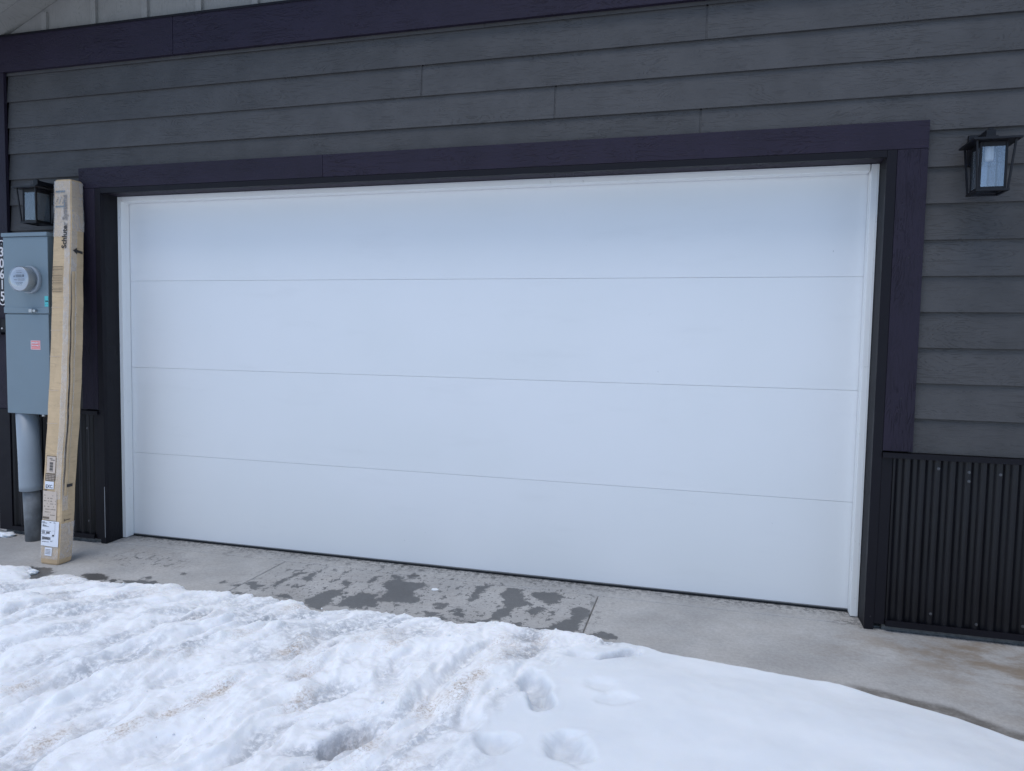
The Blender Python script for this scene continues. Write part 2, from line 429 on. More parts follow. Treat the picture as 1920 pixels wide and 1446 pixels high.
WET= [[(-1.013, -0.568), (-1.02, -0.499), (-0.977, -0.356), (-0.917, -0.336), (-0.867, -0.377), (-0.891, -0.458), (-0.864, -0.555), (-0.869, -0.64), (-0.972, -0.623)], [(-0.833, -0.562), (-0.821, -0.435), (-0.791, -0.334), (-0.703, -0.343), (-0.679, -0.278), (-0.653, -0.417), (-0.598, -0.503), (-0.704, -0.554)], [(-0.732, -0.137), (-0.681, -0.058), (-0.626, -0.082), (-0.493, -0.092), (-0.464, -0.131), (-0.518, -0.234), (-0.418, -0.342), (-0.427, -0.415), (-0.499, -0.403), (-0.603, -0.436), (-0.647, -0.415), (-0.639, -0.303)], [(-1.322, -0.409), (-1.339, -0.294), (-1.322, -0.225), (-1.303, -0.109), (-1.271, -0.135), (-1.3, -0.26), (-1.295, -0.361), (-1.287, -0.429)], [(-1.225, -0.236), (-1.23, -0.152), (-1.203, -0.121), (-1.172, -0.197), (-1.172, -0.272)], [(-0.975, -0.217), (-0.963, -0.171), (-0.916, -0.205), (-0.901, -0.273), (-0.936, -0.276)], [(-0.828, -0.177), (-0.83, -0.086), (-0.812, -0.046), (-0.783, -0.121), (-0.81, -0.183)], [(-0.154, -0.292), (-0.18, -0.155), (-0.177, -0.038), (-0.099, 0.02), (-0.118, -0.097), (-0.122, -0.21), (-0.13, -0.267)], [(-0.022, -0.104), (0.003, 0.001), (0.075, -0.015), (0.118, -0.133), (0.171, -0.188), (0.206, -0.229), (0.151, -0.264), (0.113, -0.31), (0.111, -0.392), (0.09, -0.493), (0.042, -0.493), (0.019, -0.373), (0.063, -0.309), (0.019, -0.201)], [(0.15, -0.104), (0.17, -0.023), (0.281, 0.013), (0.347, -0.059), (0.328, -0.155), (0.272, -0.19), (0.234, -0.132)], [(0.19, -0.318), (0.221, -0.241), (0.289, -0.237), (0.266, -0.327), (0.246, -0.397), (0.22, -0.341)], [(0.344, -0.517), (0.389, -0.398), (0.445, -0.318), (0.408, -0.215), (0.468, -0.169), (0.521, -0.196), (0.522, -0.278), (0.491, -0.381), (0.499, -0.497), (0.419, -0.55)], [(-0.323, -0.381), (-0.298, -0.345), (-0.25, -0.351), (-0.245, -0.417), (-0.288, -0.438)], [(-0.18, -0.42), (-0.179, -0.369), (-0.114, -0.448), (-0.107, -0.503), (-0.149, -0.491)], [(0.559, -0.52), (0.618, -0.459), (0.677, -0.483), (0.716, -0.54), (0.641, -0.55)], [(-0.745, -0.015), (-0.715, 0.017), (-0.689, -0.04), (-0.716, -0.061)], [(-0.654, 0.015), (-0.632, 0.066), (-0.582, 0.017), (-0.584, -0.048), (-0.623, -0.039)], [(-0.305, -0.493), (-0.262, -0.489), (-0.249, -0.539), (-0.299, -0.539)], [(0.252, -0.546), (0.341, -0.503), (0.376, -0.564), (0.27, -0.597)], [(-1.498, -0.399), (-1.481, -0.358), (-1.367, -0.408), (-1.366, -0.466), (-1.432, -0.464)], [(-2.509, -0.602), (-2.504, -0.544), (-2.391, -0.526), (-2.282, -0.6), (-2.358, -0.643)], [(-2.282, -0.6), (-2.236, -0.568), (-2.197, -0.637)], [(-2.197, -0.58), (-2.008, -0.529), (-1.955, -0.589), (-2.13, -0.635)], [(-2.95, -0.554), (-2.778, -0.537), (-2.694, -0.606), (-2.694, -0.717), (-2.748, -0.77), (-2.797, -0.64)], [(-1.218, -0.517), (-1.163, -0.486), (-1.107, -0.554), (-1.185, -0.547)], [(-2.134, -0.505), (-2.101, -0.48), (-2.052, -0.526), (-2.095, -0.54)], [(-1.977, -0.372), (-1.944, -0.353), (-1.924, -0.385), (-1.952, -0.394)], [(-1.568, -0.457), (-1.527, -0.433), (-1.514, -0.459), (-1.551, -0.471)], [(-1.654, -0.432), (-1.627, -0.405), (-1.604, -0.444), (-1.631, -0.452)]]
EDGE= [(-3.076, -0.634), (-2.892, -0.595), (-2.759, -0.678), (-2.715, -0.754), (-2.635, -0.747), (-2.606, -0.679), (-2.522, -0.621), (-2.426, -0.66), (-2.233, -0.665), (-2.13, -0.65), (-1.915, -0.618), (-1.836, -0.578), (-1.695, -0.638), (-1.563, -0.6), (-1.34, -0.577), (-1.123, -0.602), (-0.992, -0.601), (-0.89, -0.674), (-0.831, -0.678), (-0.728, -0.594), (-0.663, -0.582), (-0.44, -0.592), (-0.248, -0.576), (-0.026, -0.586), (0.01, -0.546), (0.12, -0.554), (0.237, -0.56), (0.356, -0.577), (0.479, -0.569), (0.603, -0.586), (0.743, -0.593), (0.92, -0.653), (1.147, -0.693), (1.363, -0.734), (1.529, -0.755), (1.665, -0.785), (1.799, -0.844), (1.931, -0.879), (2.051, -0.931), (2.154, -1.005), (2.236, -1.05)]
DAMP= [(1.671, -0.698), (1.828, -0.718), (1.988, -0.772), (2.084, -0.795), (2.161, -0.86), (2.224, -0.909), (2.286, -0.925)]
BOUND= [(0.719, -0.635), (0.572, -0.832), (0.473, -0.947), (0.411, -1.097), (0.345, -1.284), (0.35, -1.452), (0.31, -1.65), (0.332, -1.825)]

# ------------------------------------------------------------------ the ground
EX = 5.2                                    # right-hand end of what is built of the wall
DOOR_Y, TRIM_Y = .205, -.022
ground = G().add([(-160, -160, -.09), (160, -160, -.09), (160, 160, -.09), (-160, 160, -.09)], [(0, 1, 2, 3)]).make('ground', M['snow'])
tag(ground, kind='structure')

def ground_attrs(X, Y):
    wob = .012*fbm(X*14, Y*14, 3, 3)
    wet = np.zeros(X.shape)
    for k, p in enumerate(WET):
        d = sdist(X+wob, Y+wob, p)
        wet = np.maximum(wet, np.clip(.51+d/.055, 0, 1))
    ed = np.interp(X, [p[0] for p in EDGE], [p[1] for p in EDGE])
    band = np.clip(1-np.abs(Y-ed-.03)/.05, 0, 1)*(X < .8)*sstep(-.3, .5, fbm(X*5, Y*5, 3, 9))
    wet = np.maximum(wet, band*.62)
    dm = np.interp(X, [p[0] for p in DAMP], [p[1] for p in DAMP])
    damp = np.clip(.5+(dm-Y+.014*fbm(X*7, Y*7, 4, 2))/.03, 0, 1)*sstep(1.6, 1.8, X)*(Y > dm-.5)
    damp = np.maximum(damp, .55*np.clip(1-np.abs(Y-ed-.01)/.04, 0, 1)*(X > .6)*(.5+.5*fbm(X*4, Y*4, 3, 8)).clip(0, 1))
    drops = sstep(-1.75, -1.2, X)*(1-sstep(.35, .75, X))*sstep(-.62, -.5, Y)*(1-.35*sstep(-.02, .1, Y))
    drops = np.maximum(drops, np.exp(-(((X+2.35)/.28)**2+((Y+.22)/.16)**2))*1.1)
    drops = np.maximum(drops, .5*np.exp(-(((X+1.9)/.6)**2+((Y-.1)/.1)**2)))
    stain = np.exp(-(((X-2.45)/.60)**2+((Y+.22)/.22)**2))+.9*np.exp(-(((X-2.75)/.5)**2+((Y+.5)/.45)**2))
    stain = np.clip(stain, 0, 1)*.9+.14
    grime = np.exp(-((Y-.205)/.10)**2)*(X < 1.95)*(X > -2.9)*.9
    grime = np.maximum(grime, np.exp(-((Y-.01)/.045)**2)*((X > 1.9) | (X < -2.9)))
    grime = np.maximum(grime, .9*np.exp(-(((X-1.86)/.10)**2+((Y-.06)/.06)**2)))
    grime = np.maximum(grime, .07)
    return dict(wet=wet, damp=damp, drops=np.clip(drops, 0, 1), stain=stain, grime=grime)

drive = G().box(-4.3, EX, -6.4, .9, -.16, -.10).make('driveway', M['found'])
tag(drive, kind='structure')
def slab(x0, x1, y0, y1, z=0.0, step=.014, jit=0):
    ys = np.concatenate([np.linspace(y0, -1.1, 6)[:-1], np.arange(-1.1, y1, step), [y1]]) if y0 < -1.1 else np.append(np.arange(y0, y1, step), y1)
    xs = np.append(np.arange(x0, x1, step), x1)
    # rounded arrises and a skirt
    xs = np.concatenate([[x0, x0, x0+.004], xs[1:-1], [x1-.004, x1, x1]]); ys = np.concatenate([[y0, y0, y0+.004], ys[1:-1], [y1-.004, y1, y1]])
    X, Y = np.meshgrid(xs, ys)
    Z = np.full(X.shape, z)+.0012*fbm(X*3, Y*3, 3, 4)
    Z[1, :] -= .004; Z[-2, :] -= .004; Z[:, 1] -= .004; Z[:, -2] -= .004
    Z[0, :] = -.098; Z[-1, :] = -.098; Z[:, 0] = -.098; Z[:, -1] = -.098
    return grid_mesh('concrete_slab', X, Y, Z, None, M['concrete'], drive, ground_attrs(X, Y), True)
JA, JB, YT = -1.508, .527, .030
slab(-4.25, JA-.003, -6.3, YT-.002); slab(JA+.003, JB-.003, -6.3, YT-.002); slab(JB+.003, EX-.05, -6.3, YT-.002)
slab(-4.25, EX-.05, YT+.002, .85, .001)     # the garage floor's edge under the door

# ------------------------------------------------------------------ the garage building
garage = empty('garage', (-.49, .3, 0), 'dark grey lap sided garage with purple black trim round its wide white overhead door', 'garage')
XL = -3.815                                 # left corner of the building
OL, OR_, OT = -2.885, 1.957, 2.43            # opening in the siding plane

def plank(x0, x1, zb, h=.20):
    """one lap board: thick lower edge in front, upper edge tucked under the next board"""
    r = random.uniform(-.0006, .0006)
    a, t = .0005+r, .0140
    yt = .0160+r
    g = G()
    p = [(-.0, zb+.0012), (.0012, zb), (.0035, zb+.0008), (.0045, zb+.009), (t-.001, zb+.009), (yt+.006, zb+h), (yt, zb+h)]
    n = len(p)
    v = [(x0, a+y, z) for y, z in p]+[(x1, a+y, z) for y, z in p]
    f = [(i, n+i, n+(i+1) % n, (i+1) % n) for i in range(n)]+[tuple(range(n)), tuple(range(2*n-1, n-1, -1))]
    return g.add(v, f).make('siding_plank', M['siding'], garage)
Z0, E_ = 2.5218, .1778
GAP = .0055
def row(k, x0, x1, seams):
    zb = Z0-k*E_
    xs = [x0]+sorted(seams)+[x1]
    for i in range(len(xs)-1):
        plank(xs[i]+(GAP if i else 0), xs[i+1]-(GAP if i < len(xs)-2 else 0), zb)
    for s in seams:
        G().hexa([(s-.03, .0045, zb+.002), (s+.03, .0045, zb+.002), (s+.03, .0055, zb+.002), (s-.03, .0055, zb+.002)],
                 [(s-.03, .0188, zb+E_), (s+.03, .0188, zb+E_), (s+.03, .0198, zb+E_), (s-.03, .0198, zb+E_)]).make('joint_flashing', M['siding'], garage)
SX0, SX1 = -3.692, EX
for k, seams in {-4: [-.2, 2.9], -3: [1.024, 3.6], -2: [-.582, 3.1], -1: [.218, 4.2], 0: [1.008, 3.3]}.items():
    row(k, SX0, SX1, seams)
for k in range(1, 9):
    row(k, -3.692, -3.05, [])
    row(k, 2.08, SX1, [2.9+.45*((k*3) % 5)] if k not in (1, 2) else [])
plank(-3.692, -3.05, Z0-9*E_+.004, .2); plank(2.08, SX1, Z0-9*E_+.004, .2)

# wall behind, gable, side wall
def wall_pts(y): return [(XL+.01, y, -.05), (OL-.05, y, -.05), (OL-.05, y, OT+.06), (OR_+.05, y, OT+.06), (OR_+.05, y, -.05), (6.2, y, -.05), (6.2, y, 3.44), (1.2, y, 5.62), (XL+.01, y, 3.44)]
def extr(pts0, pts1):
    n = len(pts0)
    return list(pts0)+list(pts1), [tuple(range(n)), tuple(range(2*n-1, n-1, -1))]+[(i, n+i, n+(i+1) % n, (i+1) % n) for i in range(n)]
obj('wall_core', *extr(wall_pts(.024), wall_pts(.20)), M['flash'], garage)
G().box(XL+.01, XL+.2, .2, 7.0, -.05, 3.44).box(6.0, 6.2, .2, 7.0, -.05, 3.44).box(XL+.2, 6.0, 6.8, 7.0, -.05, 3.44).make('side_wall', M['siding'], garage)
# upper wall: beige sheet and battens over the dark frieze
FB, FT = 3.252, 3.497
def gz(x): return 3.525+.437*(x+3.61) if x < 1.3 else 3.525+.437*(1.3+3.61)-.437*(x-1.3)
G().hexa([(XL+.01, .006, FT-.02), (6.19, .006, FT-.02), (6.19, .023, FT-.02), (XL+.01, .023, FT-.02)],
         [(XL+.02, .006, FT+.2), (6.18, .006, FT+.2), (6.18, .023, FT+.2), (XL+.02, .023, FT+.2)])
up = [(XL+.01, FT-.02), (6.19, FT-.02), (6.19, 3.44), (1.3, gz(1.3)+.05), (XL+.01, gz(XL)+.05)]
obj('gable_sheet', *extr([(x, .004, z) for x, z in up], [(x, .0235, z) for x, z in up]), M['beige'], garage)
for i in range(-4, 20):
    x = -1.690+.4115*i
    if XL+.05 < x < 6:
        G().box(x-.021, x+.021, -.016, .0035, FT+.002, gz(x)-.02).make('batten', M['beige'], garage)
# soffit and roof: boards under the overhang, both slopes
def slope(x0, x1, y0, y1, t0, t1):
    return [(x, y, gz(x)+t) for t in (t0, t1) for x, y in ((x0, y0), (x1, y0), (x1, y1), (x0, y1))]
for a, b in ((XL-.55, 1.3), (1.3, 6.9)):
    for j in range(4):
        y0 = -.64+j*.1605
        v = slope(a, b, y0, y0+.158, .012, .03); G().hexa(v[:4], v[4:]).make('soffit_board', M['soffit'], garage)
    v = slope(a, b, -.67, -.642, -.03, .16); G().hexa(v[:4], v[4:]).make('rake_board', M['trim_h'], garage)
    v = slope(a-.05 if a < 0 else a, b if a < 0 else b+.05, -.70, 7.2, .165, .20); G().hexa(v[:4], v[4:]).make('roof', M['roof'], garage)
    v = slope(a, b, .004, 7.1, .04, .06); G().hexa(v[:4], v[4:]).make('roof_deck', M['soffit'], garage)

# trim boards, frieze
def tb(x0, x1, z0, z1, name, mat, y0=TRIM_Y, y1=-.0005): return G().box(x0, x1, y0, y1, z0, z1, .0018).make(name, mat, garage)
tb(XL+.004, -2.2875, FB, FT, 'frieze_board', M['trim_h'], -.027); tb(-2.2845, 1.35, FB, FT, 'frieze_board', M['trim_h'], -.027); tb(1.353, EX+.3, FB, FT, 'frieze_board', M['trim_h'], -.027)
G().box(XL+.004, EX+.3, -.034, .003, FT+.0005, FT+.0018).box(XL+.004, EX+.3, -.034, -.033, FT-.012, FT+.0005).make('drip_flashing', M['flash'], garage)
tb(-3.063, -1.2165, OT+.002, 2.567, 'header_board', M['trim_h']); tb(-1.2145, 2.095, OT+.002, 2.567, 'header_board', M['trim_h'])
tb(-3.063, -2.931, .932, OT, 'side_board', M['trim_v']); tb(1.958, 2.095, .932, OT, 'side_board', M['trim_v'])
tb(XL, -3.690, .905, FB-.001, 'corner_board', M['trim_v'], -.024)
G().box(XL-.0, XL+.02, -.0, .12, .905, FB-.001).make('corner_return', M['trim_v'], garage)
# metal wrap round the opening
tb(-2.929, OL, .002, OT, 'opening_flashing', M['flash'], -.0225, .01)
tb(1.912, 1.9565, .002, OT, 'opening_flashing', M['flash'], -.0225, .01)
tb(OL+.001, 1.911, 2.396, OT, 'opening_flashing', M['flash'], -.0225, .01)
# jambs and stops
YS = .13
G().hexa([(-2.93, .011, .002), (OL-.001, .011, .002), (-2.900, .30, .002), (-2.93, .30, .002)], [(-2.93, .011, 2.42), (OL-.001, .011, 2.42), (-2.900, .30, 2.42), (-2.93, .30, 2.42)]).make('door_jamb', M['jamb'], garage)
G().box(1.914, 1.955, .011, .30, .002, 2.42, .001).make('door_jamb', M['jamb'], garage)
G().box(-2.884, 1.9135, .0115, .30, 2.403, 2.429, .001).make('door_jamb', M['trim_h'], garage)
def stop_v(x0, x1, zt, name='door_stop', sgn=1):
    g = G()
    g.box(x0, x1, YS, YS+.034, .006, zt, .003)
    xm = x1 if sgn > 0 else x0
    g.box(xm-.016, xm-.001, YS+.0345, DOOR_Y-.003, .008, zt-.02, .002) if sgn > 0 else g.box(xm+.001, xm+.016, YS+.0345, DOOR_Y-.003, .008, zt-.02, .002)
    xa = x0+.30*(x1-x0) if sgn > 0 else x1-.30*(x1-x0)
    g.box(xa-.002, xa+.002, YS-.0010, YS+.003, .006, zt, .001)
    return g.make(name, M['stop'], garage)
stop_v(-2.8985, -2.862, 2.4015, sgn=1); stop_v(1.874, 1.9125, 2.4015, sgn=-1)
g = G().box(-2.861, 1.869, YS, YS+.034, 2.366, 2.4015, .003); g.box(-2.861, 1.869, YS-.0010, YS+.003, 2.388, 2.392, .001)
g.box(-2.861, 1.869, YS+.0345, DOOR_Y-.003, 2.367, 2.380, .002); g.make('door_stop', M['stop'], garage)
# crack of the left stop against the door and a run of old caulk down the left wrap
G().box(-2.8920, -2.8895, -.0245, -.0224, .045, .40).make('caulk_line', M['caulk'], garage)

# the door
gd = G().box(-2.91, 1.92, DOOR_Y+.006, DOOR_Y+.05, .03, 2.44).make('garage_door', M['door'], garage)
h = .6096
for i in range(4):
    zb = i*h+(.020 if i == 0 else .0007); zt = (i+1)*h-.0007
    G().box(-2.915, 1.925, DOOR_Y, DOOR_Y+.0055, zb, zt, .0015).make('door_panel', M['door'], gd)
G().box(-2.90, 1.91, DOOR_Y-.004, DOOR_Y+.04, .0165, .0195).make('seal_retainer', M['zinc'], gd)
g = G(); n = 10
prof = [(DOOR_Y-.002, .0165)]+[(DOOR_Y+.02-.03*math.cos(t), .0165-.0170*math.sin(t)) for t in np.linspace(.15, math.pi-.15, n)]+[(DOOR_Y+.042, .0165)]
v = [(-2.90, y, z) for y, z in prof]+[(1.91, y, z) for y, z in prof]; m_ = len(prof)
g.add(v, [(i, i+1, m_+i+1, m_+i) for i in range(m_-1)]+[tuple(range(m_)), tuple(range(2*m_-1, m_-1, -1))]).make('bottom_seal', M['rubber'], gd, True)

# wainscot: corrugated steel with channels, cap and base
def corrugated(x0, x1, z0, z1):
    P, D = .0678, .013
    xs = np.arange(x0, x1, P/14); n = len(xs)
    c = np.cos(2*np.pi*(xs-x0)/P); y = -.010-D*np.sign(c)*np.abs(c)**.72*.9
    v = [(x, yy, z0) for x, yy in zip(xs, y)]+[(x, yy, z1) for x, yy in zip(xs, y)]+[(x, yy+.0012, z0) for x, yy in zip(xs, y)]+[(x, yy+.0012, z1) for x, yy in zip(xs, y)]
    f = [(i, i+1, n+i+1, n+i) for i in range(n-1)]+[(2*n+i, 3*n+i, 3*n+i+1, 2*n+i+1) for i in range(n-1)]
    return obj('corrugated_sheet', v, f, M['corrug'], garage, True)
CT, CB = .905, .048
corrugated(2.010, EX, CB+.004, CT-.004); corrugated(-3.700, -2.975, CB+.004, CT-.004)
def chan(x0, x1, z0, z1, name, y0=-.024, y1=.02): return G().box(x0, x1, y0, y1, z0, z1, .0015).make(name, M['flash'], garage)
chan(1.9575, 2.008, CB-.015, CT-.001, 'corner_channel', -.018); chan(-2.974, -2.930, CB-.02, CT-.001, 'corner_channel', -.018)
G().box(1.9575, EX, -.030, .004, CT+.0005, CT+.018, .0015).box(1.9575, EX, -.036, -.0305, CT-.008, CT+.018, .001).make('cap_flashing', M['flash'], garage)
G().box(-3.69, -2.930, -.030, .004, CT+.0005, CT+.018, .0015).box(-3.69, -2.930, -.036, -.0305, CT-.008, CT+.018, .001).make('cap_flashing', M['flash'], garage)
G().box(2.009, EX, -.034, -.022, CB-.018, CB+.012, .001).box(2.009, EX, -.0215, .02, CB-.018, CB-.014).make('base_channel', M['flash'], garage)
G().box(-3.700, -2.975, -.034, -.022, CB-.018, CB+.012, .001).box(-3.700, -2.975, -.0215, .02, CB-.018, CB-.014).make('base_channel', M['flash'], garage)
G().box(XL-.004, -3.7005, -.034, .1, CB-.018, CT-.001, .002).make('corner_trim', M['flash'], garage)
G().box(2.0, EX, .004, .2, -.08, CB-.0185).make('foundation', M['found'], garage)
G().box(XL+.012, -2.94, .004, .2, -.08, CB-.0185).make('foundation', M['found'], garage)
for x, z in ((2.215, .855), (2.350, .845), (2.351, .800), (2.486, .842), (2.215, .115), (2.420, .085), (2.62, .10), (-3.03, .80), (-3.03, .15)):
    G().lathe((x, -.0225, z), (0, -1, 0), [(.0075, -.004), (.0075, 0), (.0045, .0005), (.0045, .004)], 8).make('screw', M['screw'], garage)
g = G()
for x, z, y in ((-2.0, 3.30, -.027), (-2.0, 3.45, -.027), (-1.22, 3.31, -.027), (-1.22, 3.46, -.027), (-2.31, 3.27, -.027), (-2.31, 3.46, -.027), (-2.72, 3.40, -.027), (-2.6, 2.47, TRIM_Y), (-2.55, 2.545, TRIM_Y), (-1.9, 2.46, TRIM_Y),
                (.4, 2.47, TRIM_Y), (1.2, 2.53, TRIM_Y), (1.72, 2.475, TRIM_Y), (-.3, 2.48, TRIM_Y), (2.03, 1.9, TRIM_Y), (2.03, 1.2, TRIM_Y), (1.94, .07, -.0225)):
    g.tube((x, y+.001, z), (x, y-.0006, z), .0038, n=8)
o = g.make('nail_heads', M['sign_black'], garage); tag(o, kind='stuff')

# ------------------------------------------------------------------ wall lanterns
def lantern(cx, label):
    r = empty('wall_lantern', (cx, 0, 2.30), label, 'wall lantern', 'black wall lanterns beside the garage door')
    mt = M['black_metal']; cy, zc = -.140, 2.412
    G().box(cx-.052, cx+.052, -.024, -.002, 2.335, 2.482, .003).make('wall_plate', mt, r)
    G().box(cx-.020, cx+.020, -.150, -.0245, 2.440, 2.470, .003).box(cx-.026, cx+.026, -.165, -.113, 2.424, 2.4395, .002).box(cx-.010, cx+.010, -.146, -.126, 2.4705, 2.478, .002).make('arm', mt, r)
    # cap: plate with a slight hip
    a, b = .099, .075
    G().box(cx-a, cx+a, cy-a, cy+a, zc-.007, zc+.003, .002).hexa([(cx-a+.008, cy-a+.008, zc+.0035), (cx+a-.008, cy-a+.008, zc+.0035), (cx+a-.008, cy+a-.008, zc+.0035), (cx-a+.008, cy+a-.008, zc+.0035)],
        [(cx-b, cy-b, zc+.0065), (cx+b, cy-b, zc+.0065), (cx+b, cy+b, zc+.0065), (cx-b, cy+b, zc+.0065)]).make('cap', mt, r)
    wt, wb, zt, zb = .078, .062, zc-.0075, 2.190
    for sx in (-1, 1):
        for sy in (-1, 1):
            G().bar((cx+sx*wb, cy+sy*wb, zb), (cx+sx*wt, cy+sy*wt, zt), .008, .008).make('corner_post', mt, r)
    fr = G()
    for s in (-1, 1):
        fr.box(cx-wb-.0055, cx+wb+.0055, cy+s*wb-.006, cy+s*wb+.006, zb-.011, zb-.0005, .001)
        fr.box(cx+s*wb-.006, cx+s*wb+.006, cy-wb+.0065, cy+wb-.0065, zb-.0105, zb-.001, .001)
    fr.make('base_frame', mt, r)
    gw = .052
    cg = G()
    for sx in (-1, 1):
        for sy in (-1, 1): cg.box(cx+sx*gw-.0045, cx+sx*gw+.0045, cy+sy*gw-.0045, cy+sy*gw+.0045, zb, zt-.0005, .001)
    for s in (-1, 1):
        cg.box(cx-gw+.006, cx+gw-.006, cy+s*gw-.004, cy+s*gw+.004, zb, zb+.010); cg.box(cx+s*gw-.004, cx+s*gw+.004, cy-gw+.006, cy+gw-.006, zb, zb+.010)
        cg.box(cx-gw+.006, cx+gw-.006, cy+s*gw-.004, cy+s*gw+.004, zt-.022, zt-.001); cg.box(cx+s*gw-.004, cx+s*gw+.004, cy-gw+.006, cy+gw-.006, zt-.022, zt-.001)
    cage = cg.make('glass_cage', mt, r)
    for s in (-1, 1):
        G().box(cx-gw+.006, cx+gw-.006, cy+s*gw-.001, cy+s*gw+.001, zb+.0105, zt-.0225).make('pane', M['glass'], cage)
        G().box(cx+s*gw-.001, cx+s*gw+.001, cy-gw+.006, cy+gw-.006, zb+.0105, zt-.0225).make('pane', M['glass'], cage)
    G().lathe((cx, cy, zt-.075), (0, 0, 1), [(.015, 0), (.017, .004), (.017, .060), (.012, .074)], 16).make('socket', M['white_sleeve'], r, True)
    return r
lantern(2.317, 'black wall lantern on the grey siding at the upper right of the white door')
lantern(-3.287, 'black wall lantern above the meter box, partly hidden by the cardboard box')

# ------------------------------------------------------------------ electric meter box
mb = empty('electric_meter_box', (-3.36, 0, .9), 'blue grey electric meter box with a round glass meter on its upper cover', 'meter box')
x0, x1, yf, zb, zt, zs = -3.552, -3.172, -.172, .897, 2.122, 1.578
mg = M['meter_grey']
G().box(x0+.006, x1-.006, yf+.012, -.003, zb, zt-.004, .003).make('cabinet', mg, mb)
uc = G().box(x0, x1, yf, yf+.0115, zs+.004, zt-.028, .004).box(x0-.003, x1+.003, yf-.003, yf+.04, zs+.0045, zs+.046, .003).make('upper_cover', mg, mb)
G().box(x0-.005, x1+.005, yf-.010, -.003, zt-.026, zt, .004).make('rain_hood', mg, mb)
lc = G().box(x0+.004, x1-.004, yf, yf+.0115, zb+.002, zs-.003, .004).make('lower_door', mg, mb)
# hasp and seal
hs = G().box(-3.338, -3.266, yf-.006, yf-.0035, zs+.012, zs+.030, .001).box(-3.318, -3.292, yf-.022, yf-.0065, zs+.010, zs+.034, .003).tube((-3.284, yf-.004, zs+.022), (-3.284, yf-.018, zs+.022), .008, n=10).box(-3.288, -3.266, yf-.020, yf-.0065, zs+.013, zs+.030, .002).make('hasp', M['zinc'], mb)
# the meter itself
mc = (-3.315, yf, 1.806)
G().lathe(mc, (0, -1, 0), [(.090, -.002), (.0925, .004), (.0925, .020), (.089, .026), (.084, .026)], 40).make('meter_ring', M['pvc'], mb, True)
mbody = G().lathe(mc, (0, -1, 0), [(.074, .0265), (.0765, .034), (.0775, .082)], 40).make('meter_body', M['meter_body'], mb, True)
G().lathe(mc, (0, -1, 0), [(.0835, .0266), (.0830, .060), (.0825, .090), (.0815, .0935), (.0790, .0950), (.0, .0955)], 40).make('glass_cover', M['meter_glass'], mb, True)
mf = G().lathe(mc, (0, -1, 0), [(.0775, .0825), (.0775, .0860)], 40).make('meter_face', M['paper'], mb)
yq = yf-.0866
def fq(x0, x1, z0, z1, mat, name): G().box(mc[0]+x0, mc[0]+x1, yq, yq+.0006, mc[2]+z0, mc[2]+z1).make(name, mat, mf)
fq(-.030, .022, .010, .028, M['lcd'], 'display'); fq(.026, .040, .012, .028, M['ink'], 'optical_port'); fq(-.048, -.036, .010, .022, M['lcd'], 'rating_mark')
tk = G()
rr = random.Random(3)
for (a, b, z, s) in ((-.045, -.018, -.008, .004), (-.010, .045, -.004, .004), (-.008, .044, -.012, .003), (-.030, .030, -.026, .0035), (-.026, .026, -.034, .0035), (-.020, .022, -.042, .003), (-.022, .022, .040, .003), (-.025, .024, .052, .0015)):
    x = a
    while x < b:
        w = rr.uniform(.002, .006); tk.box(mc[0]+x, mc[0]+min(b, x+w), yq, yq+.0005, mc[2]+z, mc[2]+z+s); x += w+rr.uniform(.0012, .003)
tag(tk.make('dial_print', M['ink'], mf), kind='stuff')
# stickers
def wall_text(body, x, z, size, y, mat, name, parent, bold=0.0, sp=1.0, width=None):
    v, f = text_mesh(body, size, bold, sp)
    k = 1.0
    if width: w = max(p[0] for p in v)-min(p[0] for p in v); k = width/w
    return obj(name, [(x+p[0]*k, y, z+p[1]) for p in v], f, mat, parent)
rs = G().box(-3.331, -3.249, yf-.0008, yf-.0001, 1.338, 1.400).make('warning_sticker', M['red'], mb)
bl = G()
for z in (1.3395, 1.3485, 1.3955): bl.box(-3.329, -3.251, yf-.0014, yf-.0009, z, z+.003)
bl.box(-3.3305, -3.328, yf-.0014, yf-.0009, 1.339, 1.3985).box(-3.252, -3.2495, yf-.0014, yf-.0009, 1.339, 1.3985).make('sticker_border', M['paper'], rs)
wall_text('EMERGENCY', -3.325, 1.3785, .016, yf-.0016, M['paper'], 'lettering', rs, .0006, 1, .071)
wall_text('DISCONNECT', -3.325, 1.3605, .016, yf-.0016, M['paper'], 'lettering', rs, .0006, 1, .071)
ts = G().box(-3.205, -3.174, yf-.0008, yf-.0001, 1.628, 1.698).make('seal_sticker', M['teal'], mb)
g = G()
for k in range(6): g.box(-3.198+k*.004, -3.195+k*.004, yf-.0013, yf-.0009, 1.657+.002*(k % 3), 1.669-.002*(k % 2))
g.box(-3.200, -3.197, yf-.0013, yf-.0009, 1.640, 1.644).box(-3.186, -3.183, yf-.0013, yf-.0009, 1.640, 1.644).make('sticker_print', M['ink'], ts)
# conduit under the box
G().lathe((-3.428, -.100, -.02), (-.036, 0, 1), [(.053, 0), (.053, .40)], 28).make('conduit', M['pipe_dark'], mb, True)
G().lathe((-3.4425, -.100, .352), (-.034, 0, 1), [(.064, 0), (.071, .002), (.071, .04), (.069, .20), (.069, .546)], 28).make('conduit_sleeve', M['pvc'], mb, True)
G().tube((-3.335, -.085, .897), (-3.335, -.085, .875), .012, n=10).make('knockout_plug', M['zinc'], mb)

